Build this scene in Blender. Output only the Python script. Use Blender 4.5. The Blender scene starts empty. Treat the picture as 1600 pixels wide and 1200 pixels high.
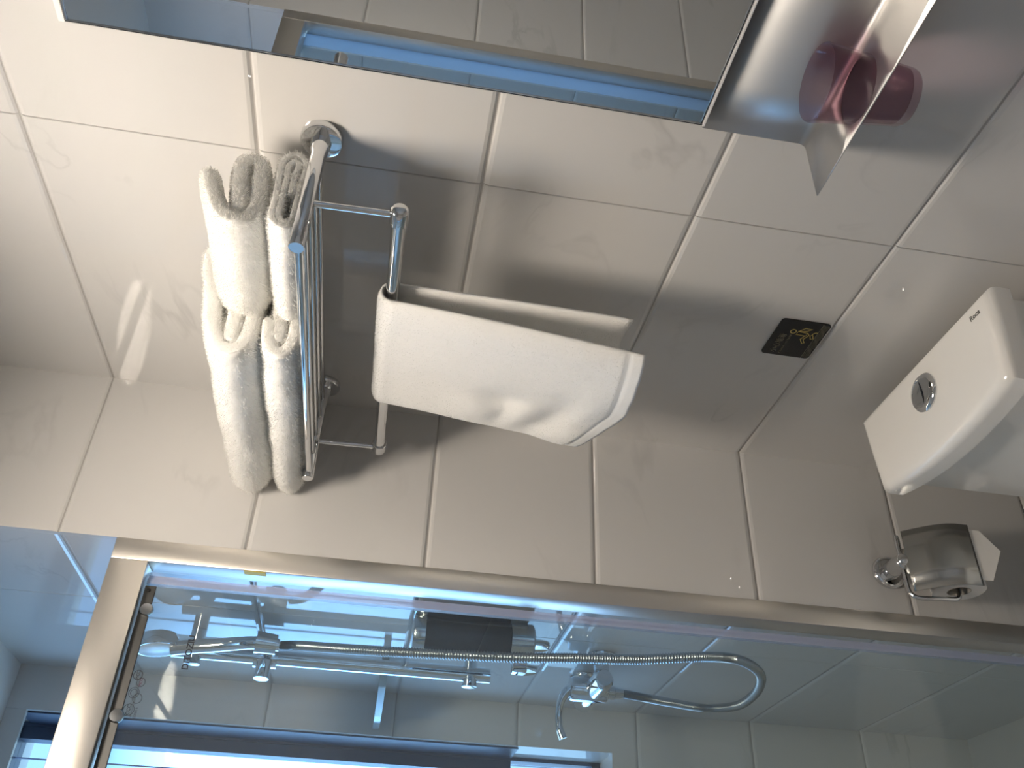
import bpy, bmesh, math, random
import numpy as np
from mathutils import Vector, Matrix

S = bpy.context.scene
COL = S.collection
PI = math.pi

# ------------------------------------------------------------------ camera
F_PX = 1372.366
CAM = Vector((-0.9056, -1.41766, 1.56787))
RX = Vector((0.03335855, -0.1664249, -0.98548971))     # picture right (the phone was held sideways)
RY = Vector((-0.81844138, 0.56137844, -0.12250698))    # picture down
RZ = Vector((0.57362088, 0.81065221, -0.11748225))     # view direction
cd = bpy.data.cameras.new('camera')
cam = bpy.data.objects.new('camera', cd)
COL.objects.link(cam)
cd.sensor_fit = 'HORIZONTAL'
cd.sensor_width = 36.0
cd.lens = F_PX / 1600 * 36.0
cd.clip_start = 0.02
m = Matrix((RX, -RY, -RZ)).transposed().to_4x4()
m.translation = CAM
cam.matrix_world = m
S.camera = cam

# ------------------------------------------------------------------ sky, exposure
S.view_settings.view_transform = 'Standard'
S.view_settings.look = 'None'
S.view_settings.gamma = 1.0
S.view_settings.use_curve_mapping = False
S.view_settings.exposure = 0.0
try:
    S.cycles.max_bounces = 14
    S.cycles.diffuse_bounces = 6
    S.cycles.glossy_bounces = 8
    S.cycles.transmission_bounces = 10
    S.cycles.transparent_max_bounces = 16
    S.cycles.caustics_reflective = False
    S.cycles.caustics_refractive = False
    S.cycles.use_denoising = True
    S.cycles.sample_clamp_indirect = 40.0
except Exception:
    pass
W = bpy.data.worlds.new('sky')
S.world = W
W.use_nodes = True
nt = W.node_tree
nt.nodes.clear()
wo = nt.nodes.new('ShaderNodeOutputWorld')
bg = nt.nodes.new('ShaderNodeBackground')
tc = nt.nodes.new('ShaderNodeTexCoord')
sx = nt.nodes.new('ShaderNodeSeparateXYZ')
rp = nt.nodes.new('ShaderNodeValToRGB')
nt.links.new(tc.outputs['Generated'], sx.inputs[0])
mr = nt.nodes.new('ShaderNodeMapRange')
mr.inputs['From Min'].default_value = -1.0
mr.inputs['From Max'].default_value = 1.0
nt.links.new(sx.outputs['Z'], mr.inputs['Value'])
nt.links.new(mr.outputs[0], rp.inputs[0])
cr = rp.color_ramp
cr.elements[0].position = 0.0
cr.elements[0].color = (0.10, 0.17, 0.24, 1)
cr.elements[1].position = 1.0
cr.elements[1].color = (0.18, 0.25, 0.36, 1)
for pos, c in ((0.36, (0.10, 0.15, 0.21, 1)), (0.42, (0.14, 0.24, 0.40, 1)), (0.45, (0.26, 0.51, 0.95, 1)), (0.575, (0.25, 0.51, 1.0, 1)), (0.62, (0.065, 0.125, 0.235, 1)), (0.66, (0.065, 0.125, 0.235, 1)), (0.74, (0.20, 0.27, 0.38, 1)), (0.90, (0.20, 0.27, 0.38, 1))):
    e = cr.elements.new(pos)
    e.color = c
nt.links.new(rp.outputs[0], bg.inputs[0])
SKY = 8.6
bg.inputs[1].default_value = SKY
nt.links.new(bg.outputs[0], wo.inputs[0])
LAMP_POS = (-0.605, -0.69, 2.37)
LAMP_L = 64.0
LAMP_COL = (1.0, 0.875, 0.735)


# ------------------------------------------------------------------ materials
def mat(name, col=(0.8, 0.8, 0.8), rough=0.5, metal=0.0, **kw):
    M = bpy.data.materials.new(name)
    M.use_nodes = True
    b = M.node_tree.nodes['Principled BSDF']
    b.inputs['Base Color'].default_value = (*col, 1)
    b.inputs['Roughness'].default_value = rough
    b.inputs['Metallic'].default_value = metal
    for k, v in kw.items():
        b.inputs[k.replace('_', ' ')].default_value = v
    return M


def bump(M, scale, strength, dist=0.001, detail=2.0, stretch=None):
    t = M.node_tree
    b = t.nodes['Principled BSDF']
    n = t.nodes.new('ShaderNodeTexNoise')
    n.inputs['Scale'].default_value = scale
    n.inputs['Detail'].default_value = detail
    c = t.nodes.new('ShaderNodeTexCoord')
    mp = t.nodes.new('ShaderNodeMapping')
    if stretch:
        mp.inputs['Scale'].default_value = stretch
    t.links.new(c.outputs['Object'], mp.inputs[0])
    t.links.new(mp.outputs[0], n.inputs['Vector'])
    bp = t.nodes.new('ShaderNodeBump')
    bp.inputs['Strength'].default_value = strength
    bp.inputs['Distance'].default_value = dist
    t.links.new(n.outputs['Fac'], bp.inputs['Height'])
    t.links.new(bp.outputs[0], b.inputs['Normal'])
    return n


def tile_mat(name, base, vein, rough, amount=1.0):
    M = mat(name, base, rough)
    t = M.node_tree
    b = t.nodes['Principled BSDF']
    c = t.nodes.new('ShaderNodeTexCoord')
    mp = t.nodes.new('ShaderNodeMapping')
    mp.inputs['Rotation'].default_value = (0.5, 0.7, 0.4)
    mp.inputs['Scale'].default_value = (1.0, 1.6, 2.6)
    t.links.new(c.outputs['Object'], mp.inputs[0])
    n = t.nodes.new('ShaderNodeTexNoise')
    n.inputs['Scale'].default_value = 1.9
    n.inputs['Detail'].default_value = 5
    n.inputs['Distortion'].default_value = 0.9
    t.links.new(mp.outputs[0], n.inputs['Vector'])
    a = t.nodes.new('ShaderNodeMath'); a.operation = 'SUBTRACT'; a.inputs[1].default_value = 0.5
    d = t.nodes.new('ShaderNodeMath'); d.operation = 'ABSOLUTE'
    t.links.new(n.outputs['Fac'], a.inputs[0])
    t.links.new(a.outputs[0], d.inputs[0])
    r = t.nodes.new('ShaderNodeMapRange')
    r.inputs['From Min'].default_value = 0.0
    r.inputs['From Max'].default_value = 0.022
    r.inputs['To Min'].default_value = 0.5 * amount
    r.inputs['To Max'].default_value = 0.0
    t.links.new(d.outputs[0], r.inputs['Value'])
    n2 = t.nodes.new('ShaderNodeTexNoise')
    n2.inputs['Scale'].default_value = 3.3
    t.links.new(c.outputs['Object'], n2.inputs['Vector'])
    r2 = t.nodes.new('ShaderNodeMapRange')
    r2.inputs['From Min'].default_value = 0.5
    r2.inputs['From Max'].default_value = 0.72
    t.links.new(n2.outputs['Fac'], r2.inputs['Value'])
    mu = t.nodes.new('ShaderNodeMath'); mu.operation = 'MULTIPLY'
    t.links.new(r.outputs[0], mu.inputs[0])
    t.links.new(r2.outputs[0], mu.inputs[1])
    mx = t.nodes.new('ShaderNodeMix'); mx.data_type = 'RGBA'
    mx.inputs['A'].default_value = (*base, 1)
    mx.inputs['B'].default_value = (*vein, 1)
    t.links.new(mu.outputs[0], mx.inputs['Factor'])
    t.links.new(mx.outputs['Result'], b.inputs['Base Color'])
    return M


def glass_mat(name, tint=(0.93, 0.97, 0.96), rough=0.0, ior=1.5, haze=0.0):
    """thin sheet glass: clear with a mirror-like Fresnel sheen"""
    M = bpy.data.materials.new(name)
    M.use_nodes = True
    t = M.node_tree
    t.nodes.clear()
    o = t.nodes.new('ShaderNodeOutputMaterial')
    tr = t.nodes.new('ShaderNodeBsdfTransparent'); tr.inputs[0].default_value = (*tint, 1)
    gl = t.nodes.new('ShaderNodeBsdfGlossy'); gl.inputs['Roughness'].default_value = rough
    # Schlick's reflectance from the facing angle: the same on both faces of the thin sheet
    f0 = ((ior - 1) / (ior + 1)) ** 2
    lw = t.nodes.new('ShaderNodeLayerWeight'); lw.inputs['Blend'].default_value = 0.5
    pw = t.nodes.new('ShaderNodeMath'); pw.operation = 'POWER'; pw.inputs[1].default_value = 5.0
    fr = t.nodes.new('ShaderNodeMath'); fr.operation = 'MULTIPLY_ADD'
    fr.inputs[1].default_value = 1 - f0
    fr.inputs[2].default_value = f0
    t.links.new(lw.outputs['Facing'], pw.inputs[0])
    t.links.new(pw.outputs[0], fr.inputs[0])
    mx = t.nodes.new('ShaderNodeMixShader')
    t.links.new(fr.outputs[0], mx.inputs[0])
    t.links.new(tr.outputs[0], mx.inputs[1])
    t.links.new(gl.outputs[0], mx.inputs[2])
    last = mx
    if haze > 0:          # dried water film, plus a painted veil in place of reflected light
        df = t.nodes.new('ShaderNodeBsdfDiffuse'); df.inputs[0].default_value = (0.8, 0.82, 0.84, 1)
        tl_ = t.nodes.new('ShaderNodeBsdfTranslucent'); tl_.inputs[0].default_value = (0.8, 0.84, 0.88, 1)
        m1 = t.nodes.new('ShaderNodeMixShader'); m1.inputs[0].default_value = 0.5
        t.links.new(df.outputs[0], m1.inputs[1])
        t.links.new(tl_.outputs[0], m1.inputs[2])
        m2 = t.nodes.new('ShaderNodeMixShader'); m2.inputs[0].default_value = haze
        t.links.new(mx.outputs[0], m2.inputs[1])
        t.links.new(m1.outputs[0], m2.inputs[2])
        last = m2
    t.links.new(last.outputs[0], o.inputs[0])
    return M


def brushed(name, col, rough, stretch, strength=0.15):
    M = mat(name, col, rough, 1.0)
    bump(M, 60, strength, 0.0006, 3, stretch)
    return M


M_TILE = tile_mat('polished white marble tile', (0.635, 0.626, 0.612), (0.43, 0.425, 0.42), 0.035)
M_GROUT = mat('grey grout', (0.40, 0.385, 0.37), 0.9)
M_FLOOR = tile_mat('grey floor tile', (0.50, 0.49, 0.48), (0.36, 0.36, 0.36), 0.35)
M_CEIL = mat('white ceiling paint', (0.80, 0.80, 0.79), 0.6)
M_CHROME = mat('polished chrome', (0.74, 0.75, 0.76), 0.045, 1.0)
M_DULL = mat('dull chrome', (0.62, 0.63, 0.63), 0.16, 1.0)
M_ALU = brushed('satin champagne aluminium', (0.80, 0.76, 0.70), 0.34, (1, 1, 1), 0.06)
M_STEEL = brushed('brushed stainless steel', (0.56, 0.555, 0.545), 0.42, (1, 3, 60), 0.10)
M_MIRROR = mat('mirror silver', (0.76, 0.80, 0.83), 0.0, 1.0)
M_TERRY = mat('white terry cotton', (0.92, 0.915, 0.89), 0.9, Sheen_Weight=0.35, Sheen_Roughness=0.5)
bump(M_TERRY, 420, 0.25, 0.0012, 4)
M_PILE = bpy.data.materials.new('white terry pile')
M_PILE.use_nodes = True
_t = M_PILE.node_tree
_t.nodes.clear()
_o = _t.nodes.new('ShaderNodeOutputMaterial')
_a = _t.nodes.new('ShaderNodeBsdfDiffuse')
_a.inputs[0].default_value = (0.92, 0.915, 0.89, 1)
_b = _t.nodes.new('ShaderNodeBsdfTranslucent')
_b.inputs[0].default_value = (0.92, 0.915, 0.89, 1)
_m = _t.nodes.new('ShaderNodeMixShader')
_m.inputs[0].default_value = 0.55
_t.links.new(_a.outputs[0], _m.inputs[1])
_t.links.new(_b.outputs[0], _m.inputs[2])
_t.links.new(_m.outputs[0], _o.inputs[0])
M_WOVEN = mat('white woven towel hem', (0.82, 0.80, 0.78), 0.85)
bump(M_WOVEN, 500, 0.4, 0.001, 2, (1, 0.2, 1))
M_CERAMIC = mat('white glazed ceramic', (0.87, 0.86, 0.83), 0.07, Coat_Weight=0.4, Coat_Roughness=0.03)
M_PLUM = glass_mat('plum tinted clear plastic', tint=(0.82, 0.715, 0.755), ior=1.45)
M_BLACK = mat('black acrylic', (0.012, 0.012, 0.013), 0.25)
M_GOLD = mat('matt gold print', (0.55, 0.42, 0.12), 0.4)
M_GREYP = mat('grey gold small print', (0.22, 0.20, 0.14), 0.5)
M_INK = mat('black ink', (0.015, 0.02, 0.03), 0.5)
M_TINT = mat('faded maroon ink', (0.10, 0.02, 0.05), 0.5)
M_LOGO = mat('dark grey print', (0.06, 0.06, 0.05), 0.4)
M_GLASS = glass_mat('clear sheet glass')
M_DOORGL = glass_mat('clear shower door glass with water film and light veil', haze=0.03)
M_SEAL = mat('translucent lilac vinyl seal', (0.55, 0.60, 0.80), 0.25, Alpha=0.42)
M_LIGHTSTRIP = bpy.data.materials.new('translucent white light strip')
M_LIGHTSTRIP.use_nodes = True
_t = M_LIGHTSTRIP.node_tree
_t.nodes.clear()
_o = _t.nodes.new('ShaderNodeOutputMaterial')
_e = _t.nodes.new('ShaderNodeBsdfTranslucent')
_e.inputs[0].default_value = (0.72, 0.76, 0.80, 1)
_t.links.new(_e.outputs[0], _o.inputs[0])
M_RAIL = brushed('dull grey aluminium rail', (0.10, 0.10, 0.098), 0.45, (1, 1, 1), 0.05)
M_SHELFGL = mat('pale glass slab', (0.72, 0.88, 0.97), 0.08, Transmission_Weight=0.65, IOR=1.45)
M_DARKPL = mat('smoked dark plastic', (0.020, 0.022, 0.026), 0.10)
M_SMOKE = mat('smoked window plastic', (0.07, 0.08, 0.10), 0.12)
M_HOSE = mat('spiral steel hose', (0.46, 0.475, 0.48), 0.24, 1.0)
M_SPRAY = mat('pale shower spray plate', (0.80, 0.84, 0.86), 0.25)
M_FRAME = mat('dark blue grey window frame', (0.050, 0.065, 0.11), 0.4)
M_FRAME2 = mat('pale lilac window sash', (0.42, 0.46, 0.68), 0.35)
M_PAPER = mat('white tissue paper', (0.84, 0.82, 0.79), 0.95)
M_CARD = mat('grey card core', (0.45, 0.42, 0.38), 0.9)
M_PLATE = brushed('satin steel cover plate', (0.50, 0.50, 0.48), 0.22, (1, 1, 1), 0.05)
M_YELLOW = mat('yellow paper sticker', (0.65, 0.52, 0.05), 0.6)
M_WHITEPL = mat('white plastic', (0.80, 0.79, 0.77), 0.35)
M_DOOR = mat('white door paint', (0.74, 0.73, 0.70), 0.4)
M_LAMP = bpy.data.materials.new('glowing lamp diffuser')
M_LAMP.use_nodes = True
_t = M_LAMP.node_tree
_t.nodes.clear()
_o = _t.nodes.new('ShaderNodeOutputMaterial')
_e = _t.nodes.new('ShaderNodeEmission')
_e.inputs[0].default_value = (*LAMP_COL, 1)
_e.inputs[1].default_value = LAMP_L
_t.links.new(_e.outputs[0], _o.inputs[0])


# ------------------------------------------------------------------ mesh helpers
def obj(name, bm, material, parent=None, smooth=None):
    me = bpy.data.meshes.new(name)
    bm.to_mesh(me)
    bm.free()
    o = bpy.data.objects.new(name, me)
    COL.objects.link(o)
    mats = material if isinstance(material, (list, tuple)) else [material]
    for k in mats:
        me.materials.append(k)
    if smooth is not None:
        me.shade_smooth()
        try:
            me.set_sharp_from_angle(angle=math.radians(smooth))
        except Exception:
            pass
    if parent is not None:
        o.parent = parent
        o.matrix_parent_inverse = Matrix.Translation(parent.location).inverted()
    return o


def thing(name, label, cat, loc=(0, 0, 0), group=None):
    o = bpy.data.objects.new(name, None)
    o.empty_display_size = 0.05
    COL.objects.link(o)
    o.location = loc
    o['label'] = label
    o['category'] = cat
    if group:
        o['group'] = group
    return o


def tag(o, label, cat, group=None):
    o['label'] = label
    o['category'] = cat
    if group:
        o['group'] = group
    return o


def struct(o):
    o['kind'] = 'structure'
    return o


def add_box(bm, x0, x1, y0, y1, z0, z1, bev=0.0, seg=2, mi=0):
    r = bmesh.ops.create_cube(bm, size=1.0)
    vs = r['verts']
    for v in vs:
        v.co = Vector(((x0 + x1) / 2 + v.co.x * (x1 - x0), (y0 + y1) / 2 + v.co.y * (y1 - y0), (z0 + z1) / 2 + v.co.z * (z1 - z0)))
    fs = list({f for v in vs for f in v.link_faces})
    if bev > 0:
        es = list({e for v in vs for e in v.link_edges})
        g = bmesh.ops.bevel(bm, geom=es + vs, offset=bev, segments=seg, profile=0.5, affect='EDGES')
        fs = list(set(fs) | set(g['faces']))
    for f in fs:
        if f.is_valid:
            f.material_index = mi


def box(*a, **k):
    bm = bmesh.new()
    add_box(bm, *a, **k)
    return bm


def frame_of(t):
    t = t.normalized()
    a = Vector((0, 0, 1)) if abs(t.z) < 0.9 else Vector((1, 0, 0))
    u = t.cross(a).normalized()
    return u, t.cross(u).normalized()


def add_tube(bm, pts, r, seg=20, cap=True, mi=0):
    pts = [Vector(p) for p in pts]
    n = len(pts)
    rs = r if isinstance(r, (list, tuple)) else [r] * n
    rings = []
    u = None
    for i, p in enumerate(pts):
        t = (pts[min(i + 1, n - 1)] - pts[max(i - 1, 0)]).normalized()
        if u is None:
            u, w = frame_of(t)
        else:
            u = (u - t * u.dot(t)).normalized()
            w = t.cross(u).normalized()
        rings.append([bm.verts.new(p + (u * math.cos(2 * PI * k / seg) + w * math.sin(2 * PI * k / seg)) * rs[i]) for k in range(seg)])
    for a, b in zip(rings, rings[1:]):
        for k in range(seg):
            f = bm.faces.new((a[k], a[(k + 1) % seg], b[(k + 1) % seg], b[k]))
            f.material_index = mi
    if cap:
        f = bm.faces.new(list(reversed(rings[0]))); f.material_index = mi
        f = bm.faces.new(rings[-1]); f.material_index = mi
    return rings


def tube(pts, r, seg=20, cap=True):
    bm = bmesh.new()
    add_tube(bm, pts, r, seg, cap)
    bmesh.ops.recalc_face_normals(bm, faces=bm.faces[:])
    return bm


def lathe(org, axis, prof, seg=40, closed=False):
    """prof: list of (distance along axis, radius)"""
    bm = bmesh.new()
    org = Vector(org)
    ax = Vector(axis).normalized()
    u, w = frame_of(ax)
    rings = []
    for h, r in prof:
        if r < 1e-6:
            rings.append([bm.verts.new(org + ax * h)])
        else:
            rings.append([bm.verts.new(org + ax * h + (u * math.cos(2 * PI * k / seg) + w * math.sin(2 * PI * k / seg)) * r) for k in range(seg)])
    pairs = list(zip(rings, rings[1:])) + ([(rings[-1], rings[0])] if closed else [])
    for a, b in pairs:
        for k in range(seg):
            k2 = (k + 1) % seg
            if len(a) == 1 and len(b) == 1:
                continue
            if len(a) == 1:
                bm.faces.new((a[0], b[k2], b[k]))
            elif len(b) == 1:
                bm.faces.new((a[k], a[k2], b[0]))
            else:
                bm.faces.new((a[k], a[k2], b[k2], b[k]))
    bmesh.ops.recalc_face_normals(bm, faces=bm.faces[:])
    return bm


def spline(P, n):
    P = [Vector(p) for p in P]
    Q = [P[0] * 2 - P[1]] + P + [P[-1] * 2 - P[-2]]
    out = []
    m_ = len(P) - 1
    for i in range(n):
        t = i / (n - 1) * m_
        k = min(int(t), m_ - 1)
        s = t - k
        a, b, c, d = Q[k:k + 4]
        out.append(0.5 * ((2 * b) + (c - a) * s + (2 * a - 5 * b + 4 * c - d) * s * s + (3 * b - a - 3 * c + d) * s ** 3))
    return out


def prism(poly, z0, z1, bev=0.0, seg=3):
    bm = bmesh.new()
    a = [bm.verts.new((x, y, z0)) for x, y in poly]
    b = [bm.verts.new((x, y, z1)) for x, y in poly]
    n = len(poly)
    bm.faces.new(list(reversed(a)))
    bm.faces.new(b)
    for i in range(n):
        bm.faces.new((a[i], a[(i + 1) % n], b[(i + 1) % n], b[i]))
    bmesh.ops.recalc_face_normals(bm, faces=bm.faces[:])
    return bm


def plane_stroke(bm, pts2, w, org, u, v, n, lift, th=0.0004, closed=False):
    org, u, v, n = Vector(org), Vector(u), Vector(v), Vector(n)
    P = [Vector((a, b)) for a, b in pts2]
    N = len(P)
    L, R = [], []
    for i in range(N):
        if closed:
            a, b = P[i - 1], P[(i + 1) % N]
        else:
            a, b = P[max(i - 1, 0)], P[min(i + 1, N - 1)]
        t = (b - a)
        if t.length < 1e-9:
            t = Vector((1, 0))
        t.normalize()
        q = Vector((-t.y, t.x)) * w / 2
        L.append(P[i] + q)
        R.append(P[i] - q)
    def mk(p, h):
        return bm.verts.new(org + u * p.x + v * p.y + n * (lift + h))
    l = [mk(p, th) for p in L]
    r = [mk(p, th) for p in R]
    l0 = [mk(p, 0) for p in L]
    r0 = [mk(p, 0) for p in R]
    rng = range(N) if closed else range(N - 1)
    for i in rng:
        j = (i + 1) % N
        bm.faces.new((r[i], r[j], l[j], l[i]))
        bm.faces.new((l[i], l[j], l0[j], l0[i]))
        bm.faces.new((r0[i], r0[j], r[j], r[i]))


def circle2(cx, cy, rx, ry=None, n=28, a0=0, a1=2 * PI):
    ry = ry or rx
    full = abs(a1 - a0 - 2 * PI) < 1e-6
    k = n if full else n + 1
    return [(cx + rx * math.cos(a0 + (a1 - a0) * i / n), cy + ry * math.sin(a0 + (a1 - a0) * i / n)) for i in range(k)]


def lettering(name, text, size, org, u, v, n, material, parent, lift=0.0, extr=0.0002, align='CENTER', bold=0.0):
    """raised lettering as a mesh, u = reading direction, v = up"""
    cu = bpy.data.curves.new('lettering', 'FONT')
    cu.body = text
    cu.size = size
    cu.extrude = extr
    cu.offset = bold
    cu.align_x = align
    cu.align_y = 'CENTER'
    o = bpy.data.objects.new('lettering', cu)
    COL.objects.link(o)
    dg = bpy.context.evaluated_depsgraph_get()
    dg.update()
    me = bpy.data.meshes.new_from_object(o.evaluated_get(dg))
    bpy.data.objects.remove(o)
    bpy.data.curves.remove(cu)
    u, v, n = Vector(u), Vector(v), Vector(n)
    M4 = Matrix((u, v, n)).transposed().to_4x4()
    M4.translation = Vector(org) + n * (lift + extr)
    me.transform(M4)
    me.materials.clear()
    me.materials.append(material)
    r = bpy.data.objects.new(name, me)
    me.name = name
    COL.objects.link(r)
    if parent is not None:
        r.parent = parent
        r.matrix_parent_inverse = Matrix.Translation(parent.location).inverted()
    return r


# ------------------------------------------------------------------ the room
CEIL = 2.37
GAP = 0.0006


def tiled(name, org, u, v, n, us, vs, hole=None, thick=0.06, ju=None, jv=None, m_=None):
    """a wall of real tiles with eased edges; us / vs: cut positions; ju / jv: those cuts that are joints"""
    org, u, v, n = Vector(org), Vector(u), Vector(v), Vector(n)
    bm = bmesh.new()
    ju = us[1:-1] if ju is None else ju
    jv = vs[1:-1] if jv is None else jv

    def P(a, b, h):
        return org + u * a + v * b + n * h

    def isj(x, J):
        return any(abs(x - q) < 1e-6 for q in J)
    for i in range(len(us) - 1):
        for j in range(len(vs) - 1):
            a0, a1, b0, b1 = us[i], us[i + 1], vs[j], vs[j + 1]
            if hole:
                hs = hole if isinstance(hole, list) else [hole]
                if any(h[0] - 1e-6 <= a0 and a1 <= h[1] + 1e-6 and h[2] - 1e-6 <= b0 and b1 <= h[3] + 1e-6 for h in hs):
                    continue
            rings = []
            # (inset at a wide horizontal joint, inset at a tight vertical joint, height)
            for wv, wu, h in ((0.0085, 0.0012, 0.0), (0.0040, 0.0008, -0.0011), (0.0014, 0.0004, -0.0030), (0.0, 0.0, -0.0034)):
                x0 = a0 + (wu if isj(a0, ju) else 0)
                x1 = a1 - (wu if isj(a1, ju) else 0)
                y0 = b0 + (wv if isj(b0, jv) else 0)
                y1 = b1 - (wv if isj(b1, jv) else 0)
                rings.append([bm.verts.new(P(x, y, h)) for x, y in ((x0, y0), (x1, y0), (x1, y1), (x0, y1))])
            bm.faces.new(rings[0])
            for lv_, (q, w) in enumerate(zip(rings, rings[1:])):
                for k in range(4):
                    fc = bm.faces.new((q[k], w[k], w[(k + 1) % 4], q[(k + 1) % 4]))
                    if lv_ == 2:
                        fc.material_index = 1
            back = [bm.verts.new(P(x, y, -thick)) for x, y in ((a0, b0), (a1, b0), (a1, b1), (a0, b1))]
            q = rings[-1]
            for k in range(4):
                bm.faces.new((q[k], back[k], back[(k + 1) % 4], q[(k + 1) % 4]))
            bm.faces.new(list(reversed(back)))
    bmesh.ops.recalc_face_normals(bm, faces=bm.faces[:])
    return struct(obj(name, bm, [m_ or M_TILE, M_GROUT]))


ROWS = [0.0, 0.3, 0.6, 0.9, 1.2, 1.5, 1.8, 2.1, CEIL]
SXR, SXL, SYB = -0.306, -1.23, 0.785          # shower: right wall, left wall, back wall
RX0, RY0 = -2.0, -2.2                         # left wall, near wall
WX0, WX1, WZ0, WZ1 = -1.12, -0.405, 0.965, 2.325   # window opening

tiled('wall_right', (0, 0, 0), (0, -1, 0), (0, 0, 1), (-1, 0, 0), [-0.04, 0.595, 1.195, 1.795, 2.24], ROWS)
tiled('wall_far', (0, 0, 0), (-1, 0, 0), (0, 0, 1), (0, -1, 0), [-0.03, 0.306], ROWS, thick=0.012)
tiled('wall_far_left', (SXL, 0, 0), (-1, 0, 0), (0, 0, 1), (0, -1, 0), [0.0, 0.6, 2.03 + SXL], ROWS, thick=0.012)
tiled('wall_left', (RX0, RY0, 0), (0, 1, 0), (0, 0, 1), (1, 0, 0), [-0.03, 0.4, 1.0, 1.6, 2.23], ROWS)
tiled('wall_near', (RX0, RY0, 0), (1, 0, 0), (0, 0, 1), (0, 1, 0), [-0.03, 0.2, 0.8, 1.0, 1.4, 2.03],
      [0.0, 0.3, 0.6, 0.9, 1.2, 1.5, 1.8, 2.05, 2.1, CEIL], hole=[(0.2, 1.0, 0.0, 2.05)], ju=[0.2, 0.8, 1.4], jv=ROWS[1:-1])
tiled('wall_shower_right', (SXR, 0, 0), (0, 1, 0), (0, 0, 1), (-1, 0, 0), [0.0124, 0.295, SYB + 0.03], ROWS, thick=0.05)
tiled('wall_shower_left', (SXL, 0, 0), (0, 1, 0), (0, 0, 1), (1, 0, 0), [0.0124, 0.295, SYB + 0.03], ROWS, thick=0.05)
tiled('wall_shower_back', (SXR, SYB, 0), (-1, 0, 0), (0, 0, 1), (0, -1, 0),
      [-0.03, SXR - WX1, 0.4, SXR - WX0, SXR - SXL + 0.03], [0.0, 0.3, 0.6, 0.9, WZ0, 1.2, 1.5, 1.8, 2.1, WZ1, CEIL],
      hole=[(SXR - WX1, SXR - WX0, WZ0, CEIL)], thick=0.26, ju=[0.4], jv=ROWS[1:-1])
struct(obj('floor', box(RX0 - 0.06, 0.06, RY0 - 0.06, SYB + 0.26, -0.08, 0.0), M_FLOOR))
struct(obj('ceiling', box(RX0 - 0.06, 0.06, RY0 - 0.06, SYB + 0.26, CEIL, CEIL + 0.06), M_CEIL))
struct(obj('trim_shower_kerb', box(SXL + 0.0005, SXR - 0.0005, -0.02, 0.10, 0.0, 0.085, bev=0.006), M_TILE))
d1 = struct(obj('door_1', box(RX0 + 0.2 + 0.002, RX0 + 1.0 - 0.002, RY0 - 0.05, RY0 - 0.005, 0.004, 2.046, bev=0.003), M_DOOR))
obj('door_handle', tube([(RX0 + 0.90, RY0 - 0.005, 1.02), (RX0 + 0.90, RY0 + 0.045, 1.02), (RX0 + 0.885, RY0 + 0.052, 1.02), (RX0 + 0.78, RY0 + 0.052, 1.02)], 0.009), M_CHROME, d1, 40)

# window in the shower's back wall: a deep tiled reveal, a frame and two sashes
YW = SYB + 0.12
struct(obj('trim_window_head', box(WX0 + 0.0003, WX1 - 0.0003, SYB + 0.0003, SYB + 0.012, WZ1, CEIL - 0.0002), M_TILE))
WZT = CEIL - 0.0005
win = bmesh.new()
add_box(win, WX1 - 0.009, WX1 - 0.0005, YW, YW + 0.06, WZ0, WZT)
add_box(win, WX0 + 0.0005, WX0 + 0.03, YW, YW + 0.06, WZ0, WZT)
add_box(win, WX0, WX1, YW, YW + 0.06, WZ0 + 0.0005, WZ0 + 0.022)
add_box(win, WX0, WX1, YW, YW + 0.06, WZT - 0.008, WZT)
add_box(win, WX0, WX1, YW + 0.004, YW + 0.056, 1.195, 1.225)
w1 = struct(obj('window_1', win, M_FRAME))
sb = bmesh.new()
add_box(sb, WX1 - 0.0040, WX1 - 0.0006, SYB + 0.014, YW - 0.001, 1.195, WZ1 + 0.02)
add_box(sb, WX1 - 0.037, WX1 - 0.009, YW + 0.005, YW + 0.05, 1.225, WZT - 0.008)
obj('opened_sash', sb, M_FRAME, w1)
s2 = bmesh.new()
add_box(s2, WX1 - 0.080, WX1 - 0.077, YW + 0.012, YW + 0.017, 1.225, WZT - 0.008)
obj('inner_sash', s2, M_FRAME2, w1)
obj('pane', box(WX0 + 0.03, WX1 - 0.012, YW + 0.026, YW + 0.030, WZ0 + 0.022, WZT - 0.008), M_GLASS, w1)

# ceiling lamp (above the frame): a round flush fitting with a glowing diffuser
lp = thing('ceiling_lamp', 'round flush ceiling lamp above the middle of the bathroom', 'lamp', LAMP_POS)
lx, ly, lz = LAMP_POS
obj('lamp_rim', lathe((lx, ly, lz), (0, 0, -1), [(0, 0.165), (0.028, 0.165), (0.030, 0.160), (0.028, 0.152), (0.0, 0.152)], 48, True), M_WHITEPL, lp, 40)
obj('diffuser', lathe((lx, ly, lz), (0, 0, -1), [(0.020, 0.0), (0.020, 0.151), (0.004, 0.151), (0.004, 0.0)], 48), M_LAMP, lp)

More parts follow.
